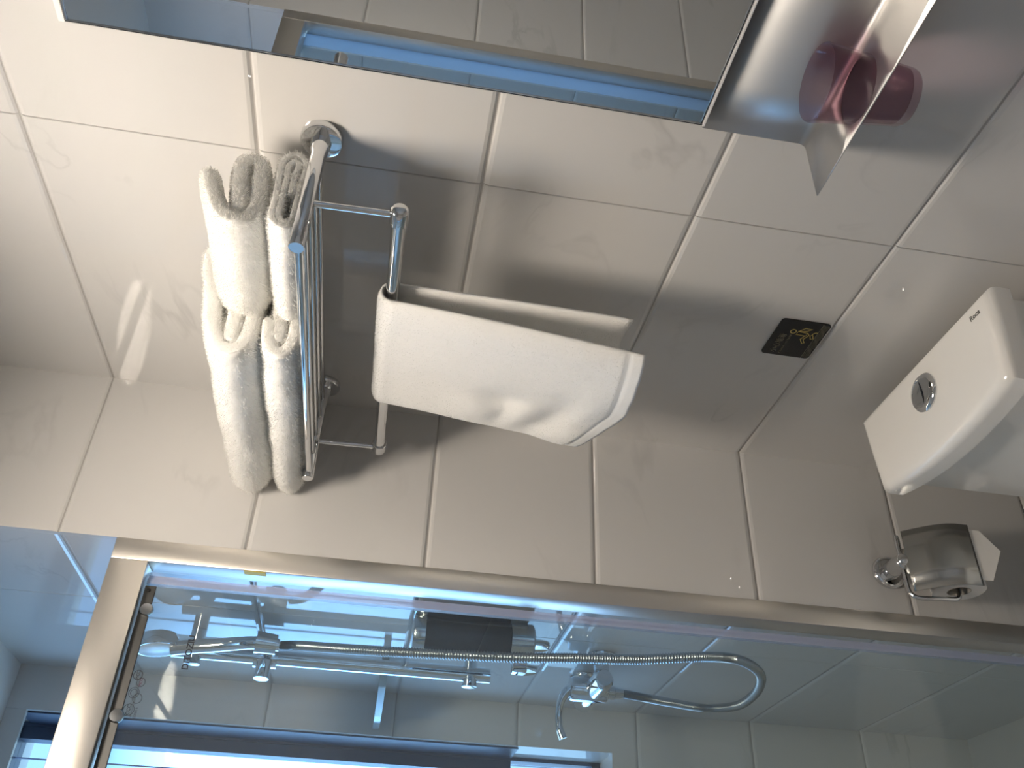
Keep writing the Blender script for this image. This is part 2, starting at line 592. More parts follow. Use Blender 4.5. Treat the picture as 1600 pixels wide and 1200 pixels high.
# ------------------------------------------------------------------ shower screen
HZ0, HZ1 = 1.947, 2.006
sc = thing('shower_screen_frame', 'champagne aluminium shower door frame set into the tiled alcove opening', 'shower frame', (-0.77, 0.02, 0.085))
JB = -0.343
obj('jamb', box(JB, SXR - 0.0006, -0.004, 0.045, 0.085, HZ1, bev=0.002), M_ALU, sc, 30)
obj('jamb', box(SXL + 0.0006, SXL + 0.037, -0.004, 0.045, 0.085, HZ1, bev=0.002), M_ALU, sc, 30)
obj('header', box(SXL + 0.037, JB, -0.004, 0.045, HZ0, HZ1, bev=0.002), M_ALU, sc, 30)
obj('sill', box(SXL + 0.037, JB, -0.004, 0.045, 0.085, 0.11, bev=0.002), M_ALU, sc, 30)
st = obj('sticker', box(JB - 0.0012, JB - 0.0002, -0.003, 0.012, 1.760, 1.795), M_YELLOW, sc)
st['label'] = 'torn yellow paper sticker'

dr = thing('sliding_glass_door', 'clear frameless glass shower door hanging from a dark roller rail', 'glass door', (-0.6, 0.02, 0.112))
DX0, DX1 = -0.87, -0.372
gp = obj('glass_pane', box(DX0, DX1, 0.016, 0.022, 0.112, 1.944), M_DOORGL, dr)
sl = bmesh.new()
add_box(sl, DX1 - 0.002, DX1 + 0.006, 0.013, 0.025, 0.112, 1.944)
add_box(sl, DX1 + 0.006, DX1 + 0.0075, 0.015, 0.023, 0.112, 1.944)
add_box(sl, DX1 + 0.0075, DX1 + 0.013, 0.017, 0.021, 0.112, 1.944)
obj('seal_or_light_strip', sl, M_SEAL, dr)
obj('top_rail', box(DX0, DX1 - 0.006, 0.0125, 0.0155, 1.927, 1.9445, bev=0.001), M_RAIL, dr)
for cx in (-0.418, -0.581, -0.80):
    obj('roller_cap', lathe((cx, 0.0125, 1.932), (0, -1, 0), [(0, 0.0105), (0.003, 0.0105), (0.006, 0.009), (0.0065, 0.0)], 28), M_DULL, dr, 40)
obj('rail_screw', lathe((-0.386, 0.0125, 1.937), (0, -1, 0), [(0, 0.003), (0.0012, 0.003), (0.0015, 0)], 16), M_BLACK, dr)
# marks printed on the glass
GU, GV, GN = (1, 0, 0), (0, 0, 1), (0, -1, 0)
mk = bmesh.new()
for (cx, cz, r) in ((-0.5185, 1.919, 0.0072), (-0.529, 1.912, 0.0066), (-0.545, 1.918, 0.0080), (-0.545, 1.918, 0.0052), (-0.553, 1.911, 0.0072), (-0.570, 1.919, 0.0085)):
    plane_stroke(mk, circle2(0, 0, r, r * 0.92, 26), 0.0009, (cx, 0.016, cz), GU, GV, GN, 0.0001, 0.0002, True)
k_ = obj('safety_mark', mk, M_INK, dr)
k_['label'] = 'round black certification marks'
lettering('safety_lettering', 'PICC', 0.0062, (-0.5185, 0.016, 1.919), GU, GV, GN, M_INK, dr, 0.0001, 0.0001, bold=0.00025)
lettering('safety_lettering', 'PICC', 0.0056, (-0.529, 0.016, 1.912), GU, GV, GN, M_TINT, dr, 0.0001, 0.0001, bold=0.0001)
lettering('safety_lettering', 'CCC', 0.0072, (-0.570, 0.016, 1.919), GU, GV, GN, M_INK, dr, 0.0001, 0.0001, bold=0.00018)
lettering('safety_lettering', 'E00816', 0.0055, (-0.574, 0.016, 1.908), GU, GV, GN, M_INK, dr, 0.0001, 0.0001)
lettering('glass_lettering', 'DITOZIU', 0.0135, (-0.478, 0.016, 1.853), GU, GV, GN, M_INK, dr, 0.0001, 0.0001, bold=0.00035)
fx = thing('fixed_glass_panel', 'fixed clear glass panel at the left end of the shower screen', 'glass panel', (-1.0, 0.035, 0.112))
obj('glass_pane', box(-1.14, -0.83, 0.032, 0.038, 0.112, 1.944), M_DOORGL, fx)
es = obj('seal_or_light_strip', box(SXL + 0.0375, -1.1405, 0.033, 0.037, 0.112, 1.944), M_LIGHTSTRIP, fx)  # added strip, lit from behind to give the blue light band beside the jamb
es['label'] = 'added translucent pale strip for the blue light band'

# ------------------------------------------------------------------ mirror and steel shelf
MY0, MY1, MZ0, MZ1 = -1.62, -0.757, 1.249, 2.0
mi = thing('wall_mirror', 'large frameless wall mirror above the brushed steel shelf', 'mirror', (-0.004, -1.2, MZ0))
obj('mirror_glass', box(-0.014, -0.0005, MY0 + 0.003, MY1 - 0.003, MZ0 + 0.003, MZ1 - 0.003), M_MIRROR, mi)
for a in ((MY1 - 0.003, MY1, MZ0, MZ1), (MY0, MY0 + 0.003, MZ0, MZ1), (MY0 + 0.003, MY1 - 0.003, MZ0, MZ0 + 0.003), (MY0 + 0.003, MY1 - 0.003, MZ1 - 0.003, MZ1)):
    obj('edge_strip', box(-0.0155, -0.0005, a[0], a[1], a[2], a[3], bev=0.0008), M_CHROME, mi)
gv = bmesh.new()
add_box(gv, -0.0158, -0.0150, MY1 - 0.0019, MY1 - 0.0011, MZ0, MZ1)
add_box(gv, -0.0158, -0.0150, MY0, MY1 - 0.002, MZ0 + 0.0008, MZ0 + 0.0022)
eg = obj('edge_groove', gv, M_INK, mi)
eg['label'] = 'thin dark edge line'
obj('lower_lip', box(-0.0165, -0.0028, MY0, MY1, MZ0 - 0.0035, MZ0 - 0.0002, bev=0.0006), M_WHITEPL, mi)
tp_ = obj('top_trim', box(-0.0155, -0.0005, MY0, MY1 + 0.001, MZ1 + 0.0003, MZ1 + 0.008, bev=0.001), M_WHITEPL, mi)
tp_['label'] = 'thin white top trim'

SH_Z, SH_X = 1.1065, -0.0965       # shelf height and front edge
SY1, SY0 = -0.745, -1.56
HX, HY, HR = -0.0522, -0.866, 0.0388   # hole that holds the tumbler
bm = bmesh.new()
T = 0.0016
RB = 0.010
prof = [(-0.0025, 1.243), (-0.0025, SH_Z + RB)] + [(-0.0025 - RB * (1 - math.cos(a)), SH_Z + RB - RB * math.sin(a)) for a in [PI / 2 * k / 8 for k in range(1, 9)]]
zf = SH_Z
x_in = prof[-1][0]
hy0, hy1 = HY - 0.055, HY + 0.055
cor = [math.atan2(y - HY, x - HX) for x, y in ((x_in, hy1), (SH_X, hy1), (SH_X, hy0), (x_in, hy0))]
angs = sorted({round(-PI + 2 * PI * k / 48, 9) for k in range(48)} | {round(c, 9) for c in cor})
ring_o, ring_i = [], []
for a in angs:
    c, q_ = math.cos(a), math.sin(a)
    q = min((x_in - HX) / c if c > 1e-9 else 9, (SH_X - HX) / c if c < -1e-9 else 9, 0.055 / abs(q_) if abs(q_) > 1e-9 else 9)
    ring_o.append(bm.verts.new((HX + c * q, HY + q_ * q, zf)))
    ring_i.append(bm.verts.new((HX + c * HR, HY + q_ * HR, zf)))
for k in range(len(angs)):
    j = (k + 1) % len(angs)
    bm.faces.new((ring_o[k], ring_o[j], ring_i[j], ring_i[k]))
def on(f):
    return [v for v in ring_o if f(v.co)]
side1 = sorted(on(lambda p: abs(p.y - hy1) < 1e-6), key=lambda v: -v.co.x)      # wall side to front
side0 = sorted(on(lambda p: abs(p.y - hy0) < 1e-6), key=lambda v: -v.co.x)
wallside = sorted(on(lambda p: abs(p.x - x_in) < 1e-6), key=lambda v: -v.co.y)   # from hy1 to hy0
pv = None
for x, z in prof[:-1]:
    row = [bm.verts.new((x, y, z)) for y in (SY1, hy1, hy0, SY0)]
    if pv:
        for k in range(3):
            bm.faces.new((pv[k], row[k], row[k + 1], pv[k + 1]))
    pv = row
e1 = bm.verts.new((x_in, SY1, zf))
e0 = bm.verts.new((x_in, SY0, zf))
bm.faces.new((pv[0], e1, side1[0], pv[1]))
bm.faces.new([pv[1]] + wallside + [pv[2]])
bm.faces.new((pv[2], side0[0], e0, pv[3]))
bm.faces.new([e1, bm.verts.new((SH_X, SY1, zf))] + side1[::-1])
bm.faces.new([bm.verts.new((SH_X, SY0, zf)), e0] + side0)
bmesh.ops.remove_doubles(bm, verts=bm.verts[:], dist=2e-5)
bmesh.ops.recalc_face_normals(bm, faces=bm.faces[:])
sh = obj('steel_shelf', bm, M_STEEL, None, 40)
so = sh.modifiers.new('thickness', 'SOLIDIFY')
so.thickness = T
so.offset = 0.0
tag(sh, 'brushed stainless steel shelf bent from one sheet under the mirror', 'shelf')

# plum tumbler dropped through the hole
tz0, tz1 = 1.047, 1.157
tr0, tr1 = 0.0325, 0.0440
def trad(z):
    return tr0 + (tr1 - tr0) * (z - tz0) / (tz1 - tz0)
pr = [(0.0, 0.0), (0.0, tr0 - 0.006), (0.0015, tr0 - 0.002), (0.006, tr0)]
pr += [(h, trad(tz0 + h) - (0.0005 if h < 0.05 else 0)) for h in (0.02, 0.04, 0.06, 0.08, 0.1, 0.109)]
pr += [(0.1105, tr1 - 0.0012), (0.109, tr1 - 0.0025)]
pr += [(h, trad(tz0 + h) - 0.0026) for h in (0.09, 0.07, 0.05, 0.03, 0.012)] + [(0.009, tr0 - 0.008), (0.008, 0.0)]
tm = obj('tumbler', lathe((HX, HY, tz0), (0, 0, 1), pr, 48), M_PLUM, None, 50)
tag(tm, 'plum tinted clear tumbler sitting in the hole of the steel shelf', 'tumbler')

# ------------------------------------------------------------------ towel rack
RYN, RYF, RZ_ = -0.635, -0.068, 1.715
rk = thing('towel_rack', 'chrome towel rack with a slatted shelf and a lower towel bar', 'towel rack', (0, (RYN + RYF) / 2, RZ_))
XE = -0.197
for yy in (RYN, RYF):
    obj('flange', lathe((0, yy, RZ_), (-1, 0, 0), [(0.0003, 0), (0.0003, 0.0275), (0.009, 0.0275), (0.0115, 0.026), (0.0125, 0.022), (0.0125, 0.0)], 48), M_CHROME, rk, 40)
    obj('arm', lathe((0, yy, RZ_), (-1, 0, 0), [(0.012, 0.0), (0.012, 0.0135), (0.03, 0.0115), (0.040, 0.0098), (-XE - 0.001, 0.0098), (-XE, 0.009), (-XE, 0)], 32), M_CHROME, rk, 40)
    s = 1 if yy == RYN else -1
    obj('drop_rod', tube([(-0.122, yy, RZ_ - 0.006), (-0.120, yy, 1.606)], 0.0045), M_CHROME, rk, 40)
    obj('bar_socket', lathe((-0.120, yy - s * 0.013, 1.603), (0, s, 0), [(0, 0.0), (0.0, 0.007), (0.0025, 0.0108), (0.006, 0.012), (0.026, 0.012), (0.027, 0.011), (0.027, 0.0)], 32), M_CHROME, rk, 40)
obj('towel_bar', tube([(-0.120, RYN + 0.005, 1.603), (-0.120, RYF - 0.005, 1.603)], 0.0093, 28), M_CHROME, rk, 40)
for k, xs in enumerate((-0.187, -0.150, -0.113, -0.076, -0.038)):
    obj('slat', tube([(xs, RYN + 0.006, RZ_ - 0.001), (xs, RYF - 0.006, RZ_ - 0.001)], 0.0055 if k == 0 else 0.0042, 20), M_CHROME, rk, 40)

# ------------------------------------------------------------------ terry towels
def hash_noise(P, f, seed):
    """cheap smooth noise from a few sines, -1..1"""
    rng = np.random.default_rng(seed)
    out = np.zeros(len(P))
    for k in range(7):
        d = rng.normal(size=3)
        d /= np.linalg.norm(d)
        out += np.sin(P @ d * f * (0.6 + 0.9 * rng.random()) + rng.random() * 6.28)
    return out / 4.0


def pile(verts, faces, count, length, width, seed):
    """little loops of terry standing off the surface"""
    V = np.array(verts)
    tri = []
    for f in faces:
        for k in range(1, len(f) - 1):
            tri.append((f[0], f[k], f[k + 1]))
    tri = np.array(tri)
    A, B, C_ = V[tri[:, 0]], V[tri[:, 1]], V[tri[:, 2]]
    N = np.cross(B - A, C_ - A)
    ar = np.linalg.norm(N, axis=1) + 1e-12
    N /= ar[:, None]
    rng = np.random.default_rng(seed)
    idx = rng.choice(len(tri), size=count, p=ar / ar.sum())
    r1, r2 = rng.random(count), rng.random(count)
    s_ = np.sqrt(r1)
    P = A[idx] * (1 - s_)[:, None] + B[idx] * (s_ * (1 - r2))[:, None] + C_[idx] * (s_ * r2)[:, None]
    n = N[idx]
    rd = rng.normal(size=(count, 3))
    t = np.cross(n, rd)
    t /= np.linalg.norm(t, axis=1)[:, None]
    lean = n + 0.75 * (rng.random((count, 1)) - 0.2) * np.cross(n, t) + 0.35 * rd * 0.5
    lean /= np.linalg.norm(lean, axis=1)[:, None]
    L = length * (0.55 + 0.8 * rng.random((count, 1)))
    w = width
    p0 = P - n * 0.0006 - t * w
    p1 = P - n * 0.0006 + t * w
    md = P + lean * L * 0.7
    p2 = md - t * w * 0.8
    p3 = md + t * w * 0.8
    tip = P + lean * L * 0.8 + np.cross(n, t) * L * 0.35
    vv = np.concatenate([p0, p1, p2, p3, tip])
    o = np.arange(count)
    ff = [(a, a + count, a + 3 * count, a + 2 * count) for a in o] + [(a + 2 * count, a + 3 * count, a + 4 * count) for a in o]
    return vv, ff


def terry_obj(name, verts, faces, seed, dens=26000, length=0.0042, width=0.00034, parent=None, pile_faces=None):
    base = len(verts)
    vv, ff = pile(verts, pile_faces if pile_faces is not None else faces, dens * 2, length, width, seed)
    allv = np.concatenate([np.array(verts), vv])
    allf = list(faces) + [tuple(i + base for i in f) for f in ff]
    me = bpy.data.meshes.new(name)
    me.from_pydata(allv.tolist(), [], allf)
    me.materials.append(M_TERRY)
    me.materials.append(M_PILE)
    mi_ = np.zeros(len(allf), dtype=np.int32)
    mi_[len(faces):] = 1
    me.polygons.foreach_set('material_index', mi_)
    me.shade_smooth()
    me.update()
    o = bpy.data.objects.new(name, me)
    COL.objects.link(o)
    if parent is not None:
        o.parent = parent
    return o


def folded(name, path, th, y0, y1, seed, dens, near_round=1.0, shrink0=0.0, shrink1=0.10, amp=0.0028, npts=70, ny=46, warp=None, zmin=None):
    """a folded terry towel: a thick ribbon whose layers run along (x, z), extruded along y, ends rounded"""
    P = [Vector((a, 0, b)) for a, b in path]
    Q = spline(P, npts)
    q = np.array([[p.x, p.z] for p in Q])
    t = np.gradient(q, axis=0)
    t /= np.linalg.norm(t, axis=1)[:, None]
    nrm = np.stack([-t[:, 1], t[:, 0]], 1)
    cen = (q.min(0) + q.max(0)) / 2
    ends = 6
    ys = []
    r = th / 2
    for k in range(ny):
        s = k / (ny - 1)
        ys.append(s)
    # denser sections near both ends
    ys = np.array([0.5 - 0.5 * math.cos(PI * s) for s in ys])
    verts, faces = [], []
    loops = []
    for s in ys:
        y = y0 + (y1 - y0) * s
        d = min(y - y0, y1 - y)
        rr = r if d > r * 0.8 else r * math.sqrt(max(0.0, 1 - ((r * 0.8 - d) / (r * 0.8)) ** 2)) * 0.5 + r * 0.5
        sh0 = max(0.0, 1 - (y - y0) / 0.035)
        sh1 = max(0.0, 1 - (y1 - y) / 0.040)
        k = 1 - shrink0 * sh0 ** 2 - shrink1 * sh1 ** 2
        qq = cen + (q - cen) * np.array([k, k])
        lo = []
        # left side, rounded tip, right side, rounded tip
        Lp = qq + nrm * rr
        Rp = qq - nrm * rr
        for p in Lp:
            lo.append((p[0], p[1]))
        for a in np.linspace(0, PI, 7)[1:-1]:
            v_ = nrm[-1] * math.cos(a) + t[-1] * math.sin(a)
            lo.append(tuple(qq[-1] + v_ * rr))
        for p in Rp[::-1]:
            lo.append((p[0], p[1]))
        for a in np.linspace(0, PI, 7)[1:-1]:
            v_ = -nrm[0] * math.cos(a) - t[0] * math.sin(a)
            lo.append(tuple(qq[0] + v_ * rr))
        loops.append([len(verts) + i for i in range(len(lo))])
        for a, b in lo:
            verts.append((a, y, b))
    n = len(loops[0])
    for a, b in zip(loops, loops[1:]):
        for i in range(n):
            j = (i + 1) % n
            faces.append((a[i], a[j], b[j], b[i]))
    m_ = npts
    for lp_, flip in ((loops[0], True), (loops[-1], False)):
        for i in range(m_ - 1):
            L0, L1 = lp_[i], lp_[i + 1]
            R0, R1 = lp_[m_ + 5 + (m_ - 1 - i)], lp_[m_ + 5 + (m_ - 2 - i)]
            f = (L0, L1, R1, R0)
            faces.append(f if flip else f[::-1])
        a = [lp_[m_ - 1 + i] for i in range(7)]
        faces.append(tuple(a if flip else a[::-1]))
        b = [lp_[(2 * m_ + 4 + i) % n] for i in range(7)]
        faces.append(tuple(b if flip else b[::-1]))
    V = np.array(verts)
    if warp is not None:
        V = warp(V)
    nz = np.stack([hash_noise(V, 60, seed), hash_noise(V, 55, seed + 1), hash_noise(V, 60, seed + 2)], 1)
    V = V + nz * amp + np.stack([hash_noise(V, 190, seed + 5)] * 3, 1) * amp * 0.3
    if zmin is not None:
        V[:, 2] = np.where(V[:, 2] < zmin, zmin + (V[:, 2] - zmin) * 0.1, V[:, 2])
    # outward normals
    bm_ = bmesh.new()
    bv = [bm_.verts.new(tuple(v)) for v in V]
    for f in faces:
        try:
            bm_.faces.new([bv[i] for i in f])
        except ValueError:
            pass
    bm_.verts.index_update()
    bmesh.ops.recalc_face_normals(bm_, faces=bm_.faces[:])
    faces = [tuple(v.index for v in f.verts) for f in bm_.faces]
    bm_.free()
    return terry_obj(name, V, faces, seed, dens)


ZR = RZ_ + 0.0045
# far pair: bath towels; their open layers face the wall, the rounded fold faces the room
def sag(V):
    V = V.copy()
    k = np.clip((V[:, 0] + 0.042) / 0.03, 0, 1)
    V[:, 2] -= 0.016 * k ** 1.5 * np.clip((1.75 - V[:, 2]) / 0.03, 0, 1)
    return V
D_path = [(-0.172, 1.7500), (-0.10, 1.757), (-0.035, 1.757), (-0.022, 1.746), (-0.035, 1.733), (-0.10, 1.7315), (-0.165, 1.7315), (-0.186, 1.735), (-0.196, 1.7475), (-0.186, 1.7610), (-0.150, 1.7665)]
t_d = folded('bath_towel', D_path, 0.0200, -0.425, -0.008, 11, 30000, shrink1=0.07, warp=sag, zmin=ZR - 0.003)
tag(t_d, 'lower of the two folded white bath towels at the far end of the rack', 'towel', 'folded white towels on the rack')
C_path = [(-0.178, 1.8135), (-0.14, 1.8150), (-0.09, 1.824), (-0.045, 1.826), (-0.028, 1.814), (-0.045, 1.800), (-0.10, 1.7915), (-0.165, 1.7900), (-0.192, 1.796), (-0.200, 1.8135), (-0.187, 1.8320), (-0.15, 1.8430), (-0.09, 1.856), (-0.035, 1.868)]
t_c = folded('bath_towel', C_path, 0.0245, -0.425, -0.006, 12, 42000, shrink1=0.13)
tag(t_c, 'thick folded white bath towel on top of the far pair on the rack', 'towel', 'folded white towels on the rack')
# near pair: smaller hand towels
B_path = [(-0.100, 1.7375), (-0.068, 1.7385), (-0.050, 1.7365), (-0.043, 1.7425), (-0.054, 1.7490), (-0.075, 1.7475), (-0.115, 1.7465), (-0.140, 1.7465), (-0.149, 1.7385), (-0.140, 1.7295), (-0.09, 1.7285), (-0.048, 1.7275), (-0.031, 1.7385), (-0.036, 1.7530), (-0.056, 1.7575), (-0.11, 1.7545), (-0.145, 1.7535), (-0.1565, 1.7385), (-0.146, 1.7225)]
t_b = folded('hand_towel', B_path, 0.0086, -0.627, -0.445, 13, 18000, shrink1=0.02, amp=0.0009, npts=120, zmin=ZR - 0.002)
tag(t_b, 'thin rolled white hand towel lying under the near folded towel', 'towel', 'folded white towels on the rack')
A_path = [(-0.128, 1.7960), (-0.095, 1.8010), (-0.062, 1.8030), (-0.048, 1.7930), (-0.056, 1.7820), (-0.085, 1.7790), (-0.120, 1.7765), (-0.141, 1.7810), (-0.149, 1.7970), (-0.142, 1.8150), (-0.122, 1.8270), (-0.085, 1.8400)]
t_a = folded('hand_towel', A_path, 0.0205, -0.625, -0.440, 14, 26000, shrink1=0.05, amp=0.0016)
tag(t_a, 'plump folded white hand towel on top at the near end of the rack', 'towel', 'folded white towels on the rack')


# hanging towel over the lower bar
def hanging():
    cx, cz, R0 = -0.120, 1.603, 0.0150
    zb_back = 1.262
    nu, nf, nb, na = 64, 80, 40, 12
    ya, yb = -0.489, -0.236
    G, NRM = [], []
    rows = nb + na + nf
    grid = np.zeros((rows, nu, 3))
    for j in range(nu):
        w = j / (nu - 1)
        y = ya + (yb - ya) * w
        zbf = 1.247 - 0.012 * math.sin(min(w / 0.6, 1) * PI / 2) + 0.050 * max(0, (w - 0.55) / 0.45) ** 1.4
        flare = 0.034 + 0.004 * max(0, w - 0.4) + 0.008 * math.sin(w * 5)
        for i in range(rows):
            if i < nb:
                s = i / nb
                z = zb_back + 0.004 * math.sin(w * 9) + (cz - zb_back) * s
                x = cx + R0 - 0.004 * (1 - s) + 0.002 * math.sin(w * 7 + s * 3) * (1 - s)
                yy = y + 0.004 * (1 - s)
            elif i < nb + na:
                a = PI * (i - nb) / na
                x = cx + R0 * math.cos(a)
                z = cz + R0 * math.sin(a)
                yy = y
            else:
                s = (i - nb - na) / (nf - 1)
                z = cz + (zbf - cz) * s
                bul = 0.0
                for (sy, sz, ry, rz_, h) in ((0.84, 0.42, 0.12, 0.12, 0.006), (0.78, 0.62, 0.10, 0.08, 0.007), (0.90, 0.72, 0.09, 0.07, -0.004), (0.90, 0.90, 0.12, 0.10, 0.007), (0.70, 0.52, 0.08, 0.10, -0.007), (0.12, 0.4, 0.10, 0.6, 0.004), (0.72, 0.76, 0.14, 0.06, -0.004), (0.86, 0.55, 0.10, 0.05, -0.004), (0.62, 0.86, 0.2, 0.06, 0.004)):
                    bul += h * math.exp(-((w - sy) / ry) ** 2 - ((s - sz) / rz_) ** 2)
                x = cx - R0 - flare * s ** 1.25 - bul
                yy = y + 0.012 * s * s * (0.4 + w) + 0.004 * (w ** 3) * math.sin(s * PI)
            grid[i, j] = (x, yy, z)
    # thickness along the normals
    du = np.gradient(grid, axis=0)
    dv = np.gradient(grid, axis=1)
    N = np.cross(dv, du)
    N /= np.linalg.norm(N, axis=2)[:, :, None]
    if N[rows - 5, nu // 2, 0] > 0:
        N = -N
    th = np.full((rows, nu), 0.0048)
    e = np.minimum(np.arange(nu), nu - 1 - np.arange(nu))
    th *= np.clip(0.45 + 0.18 * e, 0.45, 1)[None, :]
    for i in range(rows):
        s = (i - nb - na) / (nf - 1)
        if i >= nb + na and s > 0.925:
            th[i] *= 0.72 if s > 0.937 else 0.40
        if i < 2:
            th[i] *= 0.6
    Vo = grid + N * th[:, :, None]
    Vi = grid - N * th[:, :, None] * 0.8
    verts = np.concatenate([Vo.reshape(-1, 3), Vi.reshape(-1, 3)])
    off = rows * nu
    faces, pf, hem = [], [], []
    idx = lambda i, j: i * nu + j
    hem_i = nb + na + int(0.93 * (nf - 1))
    for i in range(rows - 1):
        for j in range(nu - 1):
            f = (idx(i, j), idx(i + 1, j), idx(i + 1, j + 1), idx(i, j + 1))
            g = tuple(off + k for k in reversed(f))
            faces += [f, g]
            if i < hem_i:
                pf += [f, g]
    for i in range(rows - 1):
        for j, fl in ((0, False), (nu - 1, True)):
            f = (idx(i, j), off + idx(i, j), off + idx(i + 1, j), idx(i + 1, j))
            faces.append(f[::-1] if fl else f)
    for j in range(nu - 1):
        for i, fl in ((0, True), (rows - 1, False)):
            f = (idx(i, j), off + idx(i, j), off + idx(i, j + 1), idx(i, j + 1))
            faces.append(f[::-1] if fl else f)
    # orientation check
    a, b, c = (verts[k] for k in faces[2 * ((nb + na + 20) * (nu - 1) + 20)][:3])
    if np.cross(b - a, c - a)[0] > 0:
        faces = [f[::-1] for f in faces]
        pf = [f[::-1] for f in pf]
    verts = verts + np.stack([hash_noise(verts, 170, 3)] * 3, 1) * 0.0004
    return terry_obj('hanging_towel', verts, faces, 21, 40000, 0.0013, 0.00028, None, pf)


ht = hanging()
tag(ht, 'white towel draped over the lower bar of the rack', 'towel')

# ------------------------------------------------------------------ caution sign
SY_, SZ_ = -0.3675, 0.9485
sg = thing('caution_sign', 'small square black and gold wet floor caution sign on the tiles', 'sign', (-0.0008, SY_, SZ_))
hw, hh, rc = 0.0455, 0.0415, 0.006
poly = []
for cx, cy, a0 in ((hw - rc, hh - rc, 0), (-hw + rc, hh - rc, PI / 2), (-hw + rc, -hh + rc, PI), (hw - rc, -hh + rc, 1.5 * PI)):
    poly += [(cx + rc * math.cos(a0 + PI / 2 * k / 6), cy + rc * math.sin(a0 + PI / 2 * k / 6)) for k in range(7)]
U_, V_, N_ = Vector((0, -1, 0)), Vector((0, 0, 1)), Vector((-1, 0, 0))   # reading direction is away from the far wall
O_ = Vector((-0.0005, SY_, SZ_))
bm = bmesh.new()
fr = [bm.verts.new(O_ + U_ * a + V_ * b + N_ * 0.0025) for a, b in poly]
bk = [bm.verts.new(O_ + U_ * a + V_ * b) for a, b in poly]
bm.faces.new(fr)
bm.faces.new(bk[::-1])
for i in range(len(poly)):
    j = (i + 1) % len(poly)
    bm.faces.new((fr[i], bk[i], bk[j], fr[j]))
bmesh.ops.recalc_face_normals(bm, faces=bm.faces[:])
obj('plate', bm, M_BLACK, sg)
LF = 0.0026
pic = bmesh.new()
def ST(pts, w=0.0016, closed=False):
    plane_stroke(pic, pts, w, O_, U_, V_, N_, LF, 0.0003, closed)
ST(circle2(0.019, 0.0125, 0.0045), closed=True)                                   # head
ST([(0.0145, 0.0035), (0.0205, 0.0030), (0.0215, -0.0085), (0.0160, -0.0150)][:0] or [(0.0125, 0.0050), (0.0205, 0.0045), (0.0190, -0.0125), (0.0115, -0.0115)], closed=True)  # trunk
ST([(0.0215, 0.0035), (0.0300, -0.0040), (0.0290, -0.0160), (0.0230, -0.0080)], closed=True)   # raised arm
ST([(0.0120, -0.0105), (0.0020, -0.0070), (-0.0080, -0.0135), (-0.0060, -0.0170), (0.0025, -0.0115), (0.0140, -0.0165)], closed=False)  # leg
ST([(0.0140, -0.0165), (0.0190, -0.0125)])
ST([(0.0055, -0.0225), (0.0135, -0.0185), (0.0155, -0.0225), (0.0065, -0.0270)], closed=True)   # other foot
ST(circle2(0.0165, -0.0262, 0.0060, 0.0052, 10, -0.4, 1.9))                      # slip curl
obj('pictogram', pic, M_GOLD, sg)
rip = bmesh.new()
for k in range(6):
    zz = -0.0300 - 0.0017 * k
    plane_stroke(rip, [(-0.043 + 0.086 * i / 40, zz + 0.0011 * math.sin(i * 0.55 + k * 0.5)) for i in range(41)], 0.0004, O_, U_, V_, N_, LF, 0.0002)
plane_stroke(rip, [(-0.045, -0.0282), (0.045, -0.0282)], 0.0006, O_, U_, V_, N_, LF, 0.0002)
obj('ripple_lines', rip, M_GREYP, sg)
lettering('chinese_lettering', '小心地滑', 0.0125, O_ + U_ * -0.014 + V_ * 0.0240, U_, V_, N_, M_GREYP, sg, LF, 0.0002)
lettering('english_lettering', 'CAUTION WET FLOOR', 0.0048, O_ + U_ * -0.014 + V_ * 0.0125, U_, V_, N_, M_GREYP, sg, LF, 0.0002)

# ------------------------------------------------------------------ toilet
TY = -0.394
tl = thing('toilet', 'white ceramic toilet with a square cistern under the caution sign', 'toilet', (-0.36, TY, 0))
LZ = 0.762
def lid_poly(x0, x1, hy, bulge, taper, n=16):
    P_ = [(x0, TY - hy), (x0, TY + hy)]
    out = [(x0, TY + hy)]
    # far end slightly raked, bowed front, near end
    out += [(x0 - 0.06, TY + hy - taper * 0.3)]
    for k in range(n + 1):
        s = 1 - 2 * k / n
        out.append((x1 - bulge * (1 - s * s), TY + s * (hy - taper)))
    out += [(x0 - 0.06, TY - hy + taper * 0.3), (x0, TY - hy)]
    return out
bm = prism(lid_poly(-0.036, -0.188, 0.187, 0.020, 0.016), LZ - 0.040, LZ)
ed = [e for e in bm.edges if all(v.co.z > LZ - 1e-4 for v in e.verts)]
bmesh.ops.bevel(bm, geom=ed, offset=0.017, segments=6, profile=0.5, affect='EDGES')
ed = [e for e in bm.edges if abs(e.verts[0].co.z - e.verts[1].co.z) > 0.015 and abs(e.verts[0].co.x - e.verts[1].co.x) < 0.004 and (abs(e.verts[0].co.y - TY) > 0.16)]
obj('cistern_lid', bm, M_CERAMIC, tl, 60)
bm = prism(lid_poly(-0.042, -0.172, 0.172, 0.018, 0.014), 0.385, LZ - 0.0405)
obj('cistern', bm, M_CERAMIC, tl, 50)
bx_, by_ = -0.101, -0.396
bt = obj('flush_button', lathe((bx_, by_, LZ - 0.0005), (0, 0, 1), [(0, 0.0), (0, 0.0315), (0.003, 0.0315), (0.0065, 0.0285), (0.0075, 0.0245), (0.0068, 0.0235)], 48), M_CHROME, tl, 40)
obj('push_plate', lathe((bx_, by_, LZ + 0.0045), (0, 0, 1), [(0, 0), (0, 0.0233), (0.0018, 0.0233), (0.0024, 0.022), (0.0012, 0.012), (0.0006, 0.0)], 48), M_CHROME, bt, 40)
obj('split_line', box(bx_ - 0.0218, bx_ + 0.0218, by_ - 0.00035, by_ + 0.00035, LZ + 0.005, LZ + 0.0068), M_INK, bt)
